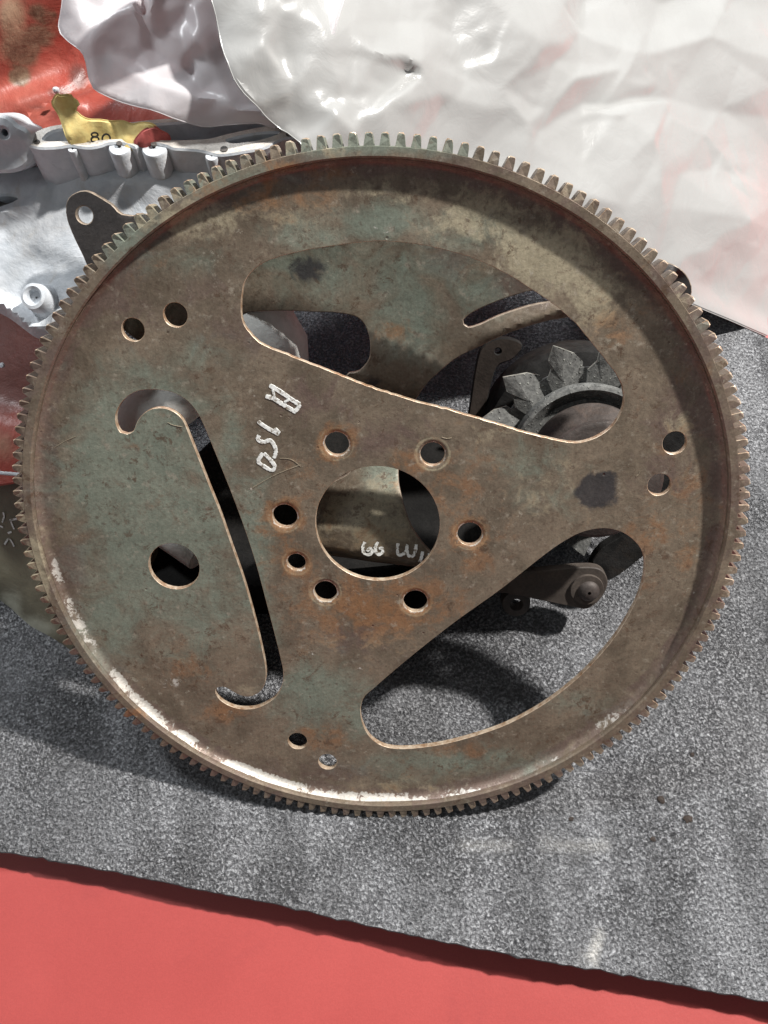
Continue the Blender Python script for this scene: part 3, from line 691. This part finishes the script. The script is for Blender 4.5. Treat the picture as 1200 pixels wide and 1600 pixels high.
slab_z('flange', frm + bck, RZ, .026, [aluw, alu], hs, [cavf, cav2], .0035, lambda v: .0004 * np.array([noise.noise(Vector((a * 90, b * 90, 3))) for a, b in v]), .0015, .0008)
slab_z('cavity_floor', [(60,216),(200,214),(440,209),(445,190),(400,182),(250,188),(70,203)], RZ - .024, .004, [cav, cav], hs)
for x, y, r in ((186, 226, .0052), (240, 227, .0058), (112, 229, .0022), (330, 240, .0030)):
    p = zp_(x, y, RZ); V, Fc = lathe([(.0005, -.0012), (r * .9, -.0012), (r, -.002), (r * 1.02, -.026), (r * 1.1, -.0275)], 28)
    fixn(make('boss', V, Fc, [alu], hs, matrix=Matrix.Translation(Vector((p[0], p[1], RZ)))))
for x, y, r in ((186, 224, .0012), (240, 225, .0012), (350, 233, .0016), (452, 210, .0014), (58, 222, .0012)):
    p = zp_(x, y, RZ); V, Fc = lathe([(.0001, .0003), (r, .0003), (r * 1.15, -.0004)], 16); make('bolt_hole_dark_disc', V, Fc, [cav], hs, matrix=Matrix.Translation(Vector((p[0], p[1], RZ))))  # dark discs on the rim paint the shade inside bolt holes
# outer lug with bolt hole, top left
lugp = [(-70,190),(-20,184),(5,184),(18,190),(27,199),(44,210),(43,236),(40,250),(25,262),(0,266),(-70,262)]
pn = zp_(10, 230, RZ); ln = np.array([.05, -.75, .66]); ln /= np.linalg.norm(ln); LF = frame(pn, ln); LFi = np.array(LF.inverted())
def lpl(x, y, d=0): 
    P = hit(x, y, pn + ln * d, ln); return (LFi @ np.array([*P, 1]))[:2]
V, Fc, mi = slab(catmull([lpl(*p) for p in lugp], .002), [circ(lpl(8, 207), .0030, 24)], .022, .003, lambda v: .0022 * np.tanh(-(v[:, 1] - lpl(8, 226)[1]) / .003) * -1 + .0005 * np.array([noise.noise(Vector((a * 90, b * 90, 3))) for a, b in v]), .0015)
make('lug', V, Fc, [alu, alu], hs, mi, LF)
V, Fc = lathe([(.0001, -.012), (.0031, -.012), (.0031, -.006)], 20); make('bolt_bore', V, Fc, [cav], hs, matrix=frame(hit(8, 207, pn, ln), ln))
# corner boss with recessed hole
p = hit(60, 466, D1 + DN * .001, DN); V, Fc = lathe([(.0005, .0015), (.0030, .0015), (.0034, .0042), (.0046, .0052), (.0060, .0048), (.0070, -.002), (.0085, -.006)], 32)
fixn(make('boss', V, Fc, [alu], hs, matrix=frame(p, DN)))
# loose pale casting pieces under the flexplate, seen through the slots
pale = simple('pale_dull_casting', (.80, .80, .76), .5, 0, .12, 50, .0006, (.30, .28, .22), .6)
def blob_tube(name, pts, mat, label, cat, n=24):
    P = [at_z(x, y, z) for x, y, z, r in pts]; V, Fc = tube([Vector(p) for p in P], [r for *_, r in pts], n)
    o = make(name, V, Fc, [mat]); fixn(o); tag(o, label, cat); return o
blob_tube('casting_neck', [(350,440,.150,.016),(395,500,.145,.021),(410,540,.135,.024),(420,600,.12,.022)], pale, 'pale grey rounded casting neck seen in the left tip of the upper flexplate window', 'casting')
blob_tube('casting_elbow', [(330,580,.125,.014),(270,622,.122,.016),(225,650,.112,.015),(190,690,.10,.010)], pale, 'pale grey casting elbow seen through the upper hook of the curved slot', 'casting')
blob_tube('water_pipe', [(215,790,.068,.010),(270,824,.068,.0135),(318,862,.066,.012)], pale, 'pale round pipe end seen through the large round hole of the flexplate', 'pipe')

# ================================================================== RED ENGINE BLOCK
eng = empty('engine_block', 'orange red painted engine block with brown worn patches, behind the grey housing', 'engine block')
k = M('worn_red_engine_paint'); co = k.coord(); a_ = k.sep(k.attr('wa').outputs['Color']); n1 = k.noise(co, 30, 7, .65, .6); n2 = k.noise(co, 150, 6, .7); n3 = k.noise(co, 14, 4, .6, .6)
c = k.mix(k.rng(n1, .3, .7), (.36, .068, .05), (.43, .12, .088))
c = k.mix(k.rng(k.math('ADD', a_[0], k.math('MULTIPLY', k.math('SUBTRACT', n1, .5), .6)), .35, .6, 0, .92), c, k.mix(k.rng(n2, .3, .7), (.13, .095, .06), (.27, .21, .14)))
c = k.mix(k.rng(k.math('ADD', a_[1], k.math('MULTIPLY', k.math('SUBTRACT', n1, .5), .6)), .3, .75, 0, .9), c, (.52, .36, .24))
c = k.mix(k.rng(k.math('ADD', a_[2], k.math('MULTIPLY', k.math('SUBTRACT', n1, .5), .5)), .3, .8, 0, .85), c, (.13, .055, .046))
c = k.mix(.25, c, k.mix(k.rng(n2, .3, .7), (.3, .3, .3), (.7, .7, .7)), 'OVERLAY')
k.base(c); k.rough(k.rng(n1, .3, .7, .3, .5)); k.bump(k.math('ADD', n2, k.math('MULTIPLY', n1, 3)), .0007, .6); engm = k.m
def eh(X, Y, v):
    h = .004 * np.array([noise.noise(Vector((a * 14, b * 14, 1))) for a, b in v]) + .0012 * np.array([noise.noise(Vector((a * 60, b * 60, 1))) for a, b in v])
    h += .022 * np.tanh((-(X - 20) * .75 - (Y - 60) * .65 + 20) / 28.) * (1 / (1 + np.exp((Y - 130) / 14.)))    # big rib rising at the far left
    d = seg_dist(np.c_[X, Y], np.array([(142, 90), (120, 125), (95, 145), (60, 165), (30, 185)], float), False); h -= .007 * np.exp(-(d / 13.) ** 2)
    d = seg_dist(np.c_[X, Y], np.array([(40, 190), (70, 170), (120, 165)], float), False); h += .003 * np.exp(-(d / 13.) ** 2)
    return h
EB = [(35,75,34,34,0,.85),(62,55,40,28,0,.7),(30,120,22,18,0,.75),(90,45,14,10,0,.6),(60,20,24,20,0,.65),(80,25,16,20,0,.6),
      (20,30,26,45,1,.85),(5,75,16,30,1,.6),(95,30,14,10,1,.5),(52,125,14,14,1,.3),(0,170,12,20,1,.35),
      (122,118,20,26,2,.9),(95,145,26,14,2,.8),(60,168,26,9,2,.55),(110,15,10,8,2,0.)]
ep = at_z(120, 190, .165)
surf('upper_face', [(-120,-120),(520,-120),(520,216),(-120,216)], ep, (.05, -.62, .78), engm, eng, .0026, eh, .02, kinds=EB)
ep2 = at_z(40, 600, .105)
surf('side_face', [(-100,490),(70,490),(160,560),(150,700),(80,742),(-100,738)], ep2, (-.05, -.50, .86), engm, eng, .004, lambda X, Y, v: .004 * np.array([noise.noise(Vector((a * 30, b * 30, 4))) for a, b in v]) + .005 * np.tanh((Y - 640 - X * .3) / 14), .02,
     mat2=None, kinds=[(20,560,120,90,2,1.2),(60,600,40,60,2,.9),(0,625,60,14,2,.5),(5,700,30,40,1,.55),(210,640,40,40,2,.9)])  # dark red oxide deepened for overhang shade; pale low patch paints light
V, Fc = lathe([(.0002, .0012), (.0012, .001), (.0016, 0)], 16); o = make('rivet', V, Fc, [alu], eng, matrix=frame(hit(3, 571, ep2 + np.array([0, -.001, .006]), np.array([0, -.5, .86])), (0, -.5, .86)))
V, Fc = tube([Vector(at_z(-80, 735, .100)), Vector(at_z(0, 739, .100)), Vector(at_z(60, 744, .098))], .0011, 8); make('steel_line', V, Fc, [alu], eng)
V, Fc = lathe([(.0002, .003), (.0012, .0025), (.0018, 0)], 14); make('stud', V, Fc, [alu], eng, matrix=frame(hit(88, 141, ep + np.array([0, -.002, .006]), np.array([.05, -.62, .78])), (.05, -.62, .78)))

# blue bin at the far top left
V = []; p0 = np.array(at_z(-25, -25, .17)); bx = .05
bb = simple('blue_plastic', (.03, .13, .34), .4, 0, .15, 80)
bm = bmesh.new(); bmesh.ops.create_cube(bm, size=1); bmesh.ops.bevel(bm, geom=bm.edges[:], offset=.06, segments=2, affect='EDGES')
for v in bm.verts: v.co = Vector((v.co.x * .12 - .045 + p0[0], v.co.y * .10 + .05 + p0[1], v.co.z * .26 + .10))
me = bpy.data.meshes.new('blue_bin'); bm.to_mesh(me); bm.free(); me.materials.append(bb)
o = bpy.data.objects.new('blue_bin', me); COL.objects.link(o); tag(o, 'blue plastic edge just showing at the top left behind the engine block', 'bin')

# ================================================================== OLIVE PAN at the left edge, resting on the mat
pan = M('olive_pan_paint'); co = pan.coord(); n1 = pan.noise(co, 30, 7, .65, .6); n2 = pan.noise(co, 170, 6, .7); a_ = pan.sep(pan.attr('wa').outputs['Color'])
c = pan.mix(pan.rng(n1, .3, .7), (.13, .115, .08), (.21, .185, .125)); c = pan.mix(pan.rng(n2, .55, .72, 0, .5), c, (.10, .07, .05))
c = pan.mix(pan.rng(pan.math('ADD', a_[2], pan.math('MULTIPLY', pan.math('SUBTRACT', n1, .5), .7)), .3, .7, 0, .85), c, (.46, .45, .36))
pan.base(c); pan.rough(.5); pan.bump(pan.math('ADD', n2, pan.math('MULTIPLY', n1, 2)), .0006, .7); panm = pan.m
pp = at_z(120, 930, .030)
edge_px = np.array([(-80, 905), (0, 965), (30, 998), (60, 1020), (110, 1052), (150, 1087), (205, 1130), (240, 1165)], float)
def ph(X, Y, v):
    d = seg_dist(np.c_[X, Y], edge_px, False)
    return .012 * np.sqrt(np.clip(1 - (1 - np.clip(d / 60., 0, 1)) ** 2, 0, 1)) - .012 + .0012 * np.array([noise.noise(Vector((a * 40, b * 40, 7))) for a, b in v])
PANP = [(-80,762),(20,752),(120,752),(215,790),(225,900),(240,1000),(250,1100),(232,1152),(205,1130),(150,1087),(110,1052),(60,1020),(30,998),(0,965),(-80,905)]
po = surf('sheet_pan', PANP, pp, (-.35, -.60, .72), panm, None, .0035, ph, .012, .004, kinds=[(40,985,50,30,K_,.8),(15,950,30,40,K_,.7),(90,1035,40,25,K_,.6),(150,1075,40,25,K_,.6),(10,900,20,50,K_,.3),(20,840,10,10,K_,.2)])
tag(po, 'olive sheet metal pan with cream worn lower edge under the left rim', 'pan')
nz = np.array([-.35, -.60, .72]); nz /= np.linalg.norm(nz)
V = []; Fc = []
for st in ([(5,800),(6,808),(3,816)],[(0,822),(5,824)],[(15,813),(24,811),(33,808)],[(16,812),(19,820),(22,827)],[(12,833),(18,831)],[(7,851),(12,843),(16,843),(22,854)]):
    c_ = catmull([tuple(hit(x, y, pp + nz * .0012, nz)) for x, y in st], .0006, False)
    for i, p in enumerate(c_):
        t = c_[min(i + 1, len(c_) - 1)] - c_[max(i - 1, 0)]; s_ = np.cross(t, nz); s_ /= np.linalg.norm(s_) + 1e-9; b0 = len(V); V += [p - s_ * .0006, p + s_ * .0006]
        if i: Fc.append((b0 - 2, b0 - 1, b0 + 1, b0))
make('marker_scribble', V, Fc, [chalk_m], po, matrix=po.matrix_basis.inverted())

# ================================================================== MASKING TAPE with 80
tape = empty('paper_tag', 'torn yellow paper tag printed 80, tucked into the housing cavity', 'paper tag')
tm = simple('yellow_paper', (.80, .62, .24), .7, 0, .12, 45, .0006, (.45, .32, .12), .5, dscale=70)
tr = simple('red_paper_end', (.42, .09, .08), .7, 0, .12, 45, .0005)
tp0 = at_z(140, 224, RZ - .001); tn = np.array([.0, -.80, .60]); tn /= np.linalg.norm(tn)
def th_(X, Y, v):
    return .0022 * np.sin(X / 17. + Y / 30.) + .004 * np.clip((180 - Y) / 30., 0, 1) * np.sin((X - 80) / 9.) + .0012 * np.array([noise.noise(Vector((a * 160, b * 160, 7))) for a, b in v])
surf('paper', [(82,164),(84,158),(92,149),(95,151),(107,151),(109,155),(118,163),(115,165),(114,171),(112,174),(119,178),(128,184),(141,189),(157,190),(173,193),(190,193),(206,197),(222,194),(238,195),(243,201),(225,207),(216,217),(205,232),(173,234),(122,234),(113,222),(104,204),(93,182)], tp0, tn, tm, tape, .0016, th_, .0004, .0009)
surf('red_end', [(226,206),(234,202),(243,200),(250,206),(261,214),(258,224),(232,226),(214,224),(216,217)], tp0 + tn * .0004, tn, tr, tape, .0016, th_, .0004, .0009)
ink = simple('black_print', (.02, .018, .015), .6)
V = []; Fc = []
def digit(cx, cy, kind):
    lp = []
    if kind == '8': lp = [[(cx + 5 * math.sin(a) , cy - 4.0 - 3.2 * math.cos(a)) for a in np.linspace(0, 2 * math.pi, 15)], [(cx + 6 * math.sin(a) + .4, cy + 3.6 + 4.2 * math.cos(a)) for a in np.linspace(0, 2 * math.pi, 15)]]
    else: lp = [[(cx + 6.2 * math.sin(a), cy + 7.4 * math.cos(a)) for a in np.linspace(0, 2 * math.pi, 20)]]
    return lp
for st in digit(148, 214.5, '8') + digit(166, 217, '0'):
    c_ = []
    for x, y in st:
        for q_ in (0.0,): c_.append(hit(x, y, tp0 + tn * (float(th_(np.array([x]), np.array([y]), np.array([[0, 0]]))[0]) + .0012), tn))
    c_ = np.array(c_)
    for i, p in enumerate(c_):
        t = c_[(i + 1) % len(c_)] - c_[i - 1] if 0 < i < len(c_) - 1 else c_[1] - c_[-2]; s_ = np.cross(t, tn); s_ /= np.linalg.norm(s_) + 1e-9; b0 = len(V); V += [p - s_ * .0004, p + s_ * .0004]
        if i: Fc.append((b0 - 2, b0 - 1, b0 + 1, b0))
make('printed_number', V, Fc, [ink], tape)

# ================================================================== PLASTIC BAG
bag = empty('plastic_bag', 'crumpled translucent white plastic bag heaped behind the flexplate', 'plastic bag')
def film(name, alpha, trans, tint, rg=.24):
    k = M(name); co = k.coord(); n1 = k.noise(co, 60, 5, .6, .8); n2 = k.noise(co, 14, 4, .6)
    k.base(k.mix(k.rng(n2, .3, .7), tuple(t * .93 for t in tint), tint)); k.rough(rg); k.b.inputs['Specular IOR Level'].default_value = .7
    nm = k.bump(n1, .0012, .35)
    tl = k.n.new('ShaderNodeBsdfTranslucent'); tl.inputs[0].default_value = (*tint, 1); tp = k.n.new('ShaderNodeBsdfTransparent')
    m1 = k.n.new('ShaderNodeMixShader'); m1.inputs[0].default_value = trans; k.l.new(k.b.outputs[0], m1.inputs[1]); k.l.new(tl.outputs[0], m1.inputs[2])
    m2 = k.n.new('ShaderNodeMixShader'); m2.inputs[0].default_value = alpha; k.l.new(tp.outputs[0], m2.inputs[1]); k.l.new(m1.outputs[0], m2.inputs[2])
    k.l.new(m2.outputs[0], k.out.inputs[0]); return k.m
film1 = film('thin_plastic_film', .78, .25, (.80, .775, .79), .34); film2 = film('bunched_plastic_film', 1.0, .0, (.41, .412, .405)); film3 = film('bounce_blocker_film', 1.0, .0, (.5, .5, .49))
A_, B_, C_ = at_z(430, 192, .236), at_z(1150, 503, .008), at_z(1150, 0, .10)
bn = np.cross(B_ - A_, C_ - A_); bn /= np.linalg.norm(bn); bn = bn if bn[2] > 0 else -bn
b1 = np.array([.06, -.42, .90]); b1 /= np.linalg.norm(b1)
RID = [ # polyline, peak, width(px), step across
 ([(390,-20),(390,51),(400,78),(416,98),(453,145),(500,187)], .0045, 7, .004), ([(735,0),(770,45),(820,90),(880,130),(950,185),(995,220),(1008,250),(1012,290),(1025,330),(1150,345)], .0050, 8, .006),
 ([(750,105),(770,145),(790,180),(810,200),(830,210)], .0035, 6, .003), ([(830,210),(860,235),(900,258)], .003, 6, 0.), ([(560,88),(600,105),(640,132),(672,155)], .0035, 7, -.004), ([(690,110),(668,65),(650,0),(640,-40)], .003, 7, 0),
 ([(700,40),(730,70),(745,100)], .003, 10, .003), ([(420,92),(480,95),(560,110),(640,125)], .003, 7, .004),
 ([(530,125),(532,160),(545,195)], .003, 7, .002), ([(455,140),(485,170),(505,190)], .005, 8, .003), ([(850,110),(900,100),(960,110)], .003, 10, .0), ([(1010,220),(1080,240),(1180,290)], .003, 10, -.003),
 ([(820,290),(850,275),(880,300)], .003, 6, 0), ([(900,170),(1050,155),(1210,190)], .001, 26, .004), ([(1000,90),(1100,60),(1210,110)], .004, 20, .004), ([(440,40),(480,30),(520,55),(560,95)], .004, 6, .0),
 ([(560,0),(572,35),(580,60)], .003, 9, .003), ([(1060,430),(1120,420),(1180,440)], .002, 12, 0), ([(960,330),(1000,400),(1060,430)], .003, 14, .003), ([(480,-10),(470,30),(420,40)], .004, 6, 0), ([(880,0),(900,60),(960,110),(1020,130)], .003, 16, .003)]
RID1 = [([(148,58),(185,46),(220,34),(246,33),(256,10),(258,-20)], .007, 5, .003), ([(148,58),(152,76),(172,90),(197,114)], .006, 6, -.004), ([(197,114),(215,100),(240,85),(300,92),(340,108)], .003, 7, .004),
 ([(310,30),(315,60),(312,78)], .005, 6, .003), ([(225,35),(228,0)], .004, 5, .0), ([(200,120),(240,140),(300,160),(360,170)], .004, 9, -.003), ([(250,70),(280,50),(300,20)], .003, 8, .002),
 ([(285,110),(310,120),(345,130)], .003, 6, 0), ([(120,30),(140,20),(160,-20)], .003, 8, 0), ([(300,95),(300,130),(320,150)], .002, 6, 0), ([(255,33),(262,0)], .005, 5, 0)]
def facets(ridges, seed, box, npts, amp, ramp, edge=()):
    """crumpled film: a triangulated net of ridge and valley points with straight creases between them"""
    rnd = random.Random(seed); V = []; Hh = []; E = []
    for pl, pk, wd, stp in ridges:
        for i, p in enumerate(pl):
            V.append(p); Hh.append(ramp * pk * rnd.uniform(.85, 1.1))
            if i: E.append((len(V) - 2, len(V) - 1))
    x0, y0, x1, y1 = box; tries = 0; base_n = len(V)
    dmin = math.sqrt((x1 - x0) * (y1 - y0) / npts) * .55
    while len(V) < base_n + npts and tries < 20000:
        tries += 1; p = (rnd.uniform(x0, x1), rnd.uniform(y0, y1))
        if all((p[0] - q[0]) ** 2 + (p[1] - q[1]) ** 2 > dmin ** 2 for q in V): V.append(p); Hh.append(amp * rnd.uniform(-1, .8))
    for p in ((x0 - 60, y0 - 60), (x1 + 60, y0 - 60), (x1 + 60, y1 + 60), (x0 - 60, y1 + 60)): V.append(p); Hh.append(0)
    vs, es, fs, ov, oe, of = delaunay_2d_cdt([Vector(v) for v in V], E, [], 0, 1e-4)
    vs = np.array([(v.x, v.y) for v in vs]); H = np.array([np.mean([Hh[k] for k in o if k < len(Hh)]) if len(o) else 0. for o in ov])
    T = [tuple(f) for f in fs if len(f) == 3]
    def ev(X, Y):
        out = np.zeros(len(X))
        for a, b, c in T:
            (ax_, ay_), (bx_, by_), (cx_, cy_) = vs[a], vs[b], vs[c]; D = (by_ - cy_) * (ax_ - cx_) + (cx_ - bx_) * (ay_ - cy_)
            if abs(D) < 1e-9: continue
            l1 = ((by_ - cy_) * (X - cx_) + (cx_ - bx_) * (Y - cy_)) / D; l2 = ((cy_ - ay_) * (X - cx_) + (ax_ - cx_) * (Y - cy_)) / D; l3 = 1 - l1 - l2
            m = (l1 >= -1e-6) & (l2 >= -1e-6) & (l3 >= -1e-6); out[m] = l1[m] * H[a] + l2[m] * H[b] + l3[m] * H[c]
        return out
    return ev
def bag_h(rid, seed, box, n1, n2, n3, amp, edge_px=None, drop=0):
    big = facets(rid, seed, box, n1, .011 * amp, 1.9); med = facets([], seed + 1, box, n2, .0034 * amp, 0); sml = facets([], seed + 2, box, n3, .0007 * amp, 0)
    def f(X, Y, v):
        # slightly wavy crease lines
        wx = 5 * np.array([noise.noise(Vector((x / 45, y / 45, seed))) for x, y in zip(X, Y)]); wy = 5 * np.array([noise.noise(Vector((x / 45, y / 45, seed + 9))) for x, y in zip(X, Y)])
        h = np.zeros(len(X))
        for dx, dy, r in ((0, 0, 1), (3, 1, 1), (-3, -1, 1), (1, -3, 1), (-1, 3, 1)):
            h += (big(X + wx + dx * 1.3, Y + wy + dy * 1.3) + med(X + wx * 1.5 + dx * .6, Y + wy * 1.5 + dy * .6)) / 5
        patch = np.array([noise.noise(Vector((x / 120, y / 120, seed + 4))) for x, y in zip(X, Y)])
        h += sml(X + wy, Y + wx) * np.clip(.35 + 1.6 * patch, 0, 1.2)
        h += .007 * np.array([noise.noise(Vector((x / 170, y / 170, seed + 2))) for x, y in zip(X, Y)])
        if edge_px is not None: h -= drop * np.exp(-seg_dist(np.c_[X, Y], np.array(edge_px, float), False) / 26.)
        if edge_px is not None: h *= 1 - np.exp(-(seg_dist(np.c_[X, Y], np.array([(1000, 441), (1090, 477), (1200, 524), (1400, 610)], float), False) / 30.) ** 2)
        return h
    return f
surf('bag_lower_sheet', [(122,-140),(106,0),(95,42),(106,62),(119,75),(140,96),(146,129),(152,142),(167,150),(195,161),(229,172),(260,182),(283,189),(317,196),(350,194),(400,192),(450,186),(520,60),(520,-140)], at_z(400, 190, .229), b1, film1, bag, .0015, bag_h(RID1, 3, (80, -140, 540, 210), 22, 110, 500, .55), .0006, .003)
BAGP = [(310,-140),(330,-20),(334,0),(346,37),(355,84),(362,105),(369,121),(385,142),(407,159),(430,177),(450,194),(470,222),(500,270),(600,300),(760,300),(900,380),(1000,440),(1060,462),(1090,477),(1145,500),(1200,524),(1330,578),(1400,500),(1400,-140)]
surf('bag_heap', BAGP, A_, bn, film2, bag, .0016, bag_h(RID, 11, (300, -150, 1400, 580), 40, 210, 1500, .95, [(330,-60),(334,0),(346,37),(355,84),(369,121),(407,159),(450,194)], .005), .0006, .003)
surf('bag_bounce_blocker', [(x + 25 if x < 500 else x, y) for x, y in BAGP], A_ - bn * .046, bn, film3, bag, .01, lambda X, Y, v: 0 * X, .0006, .008)  # flat unseen sheet added to block red bounce under the heap
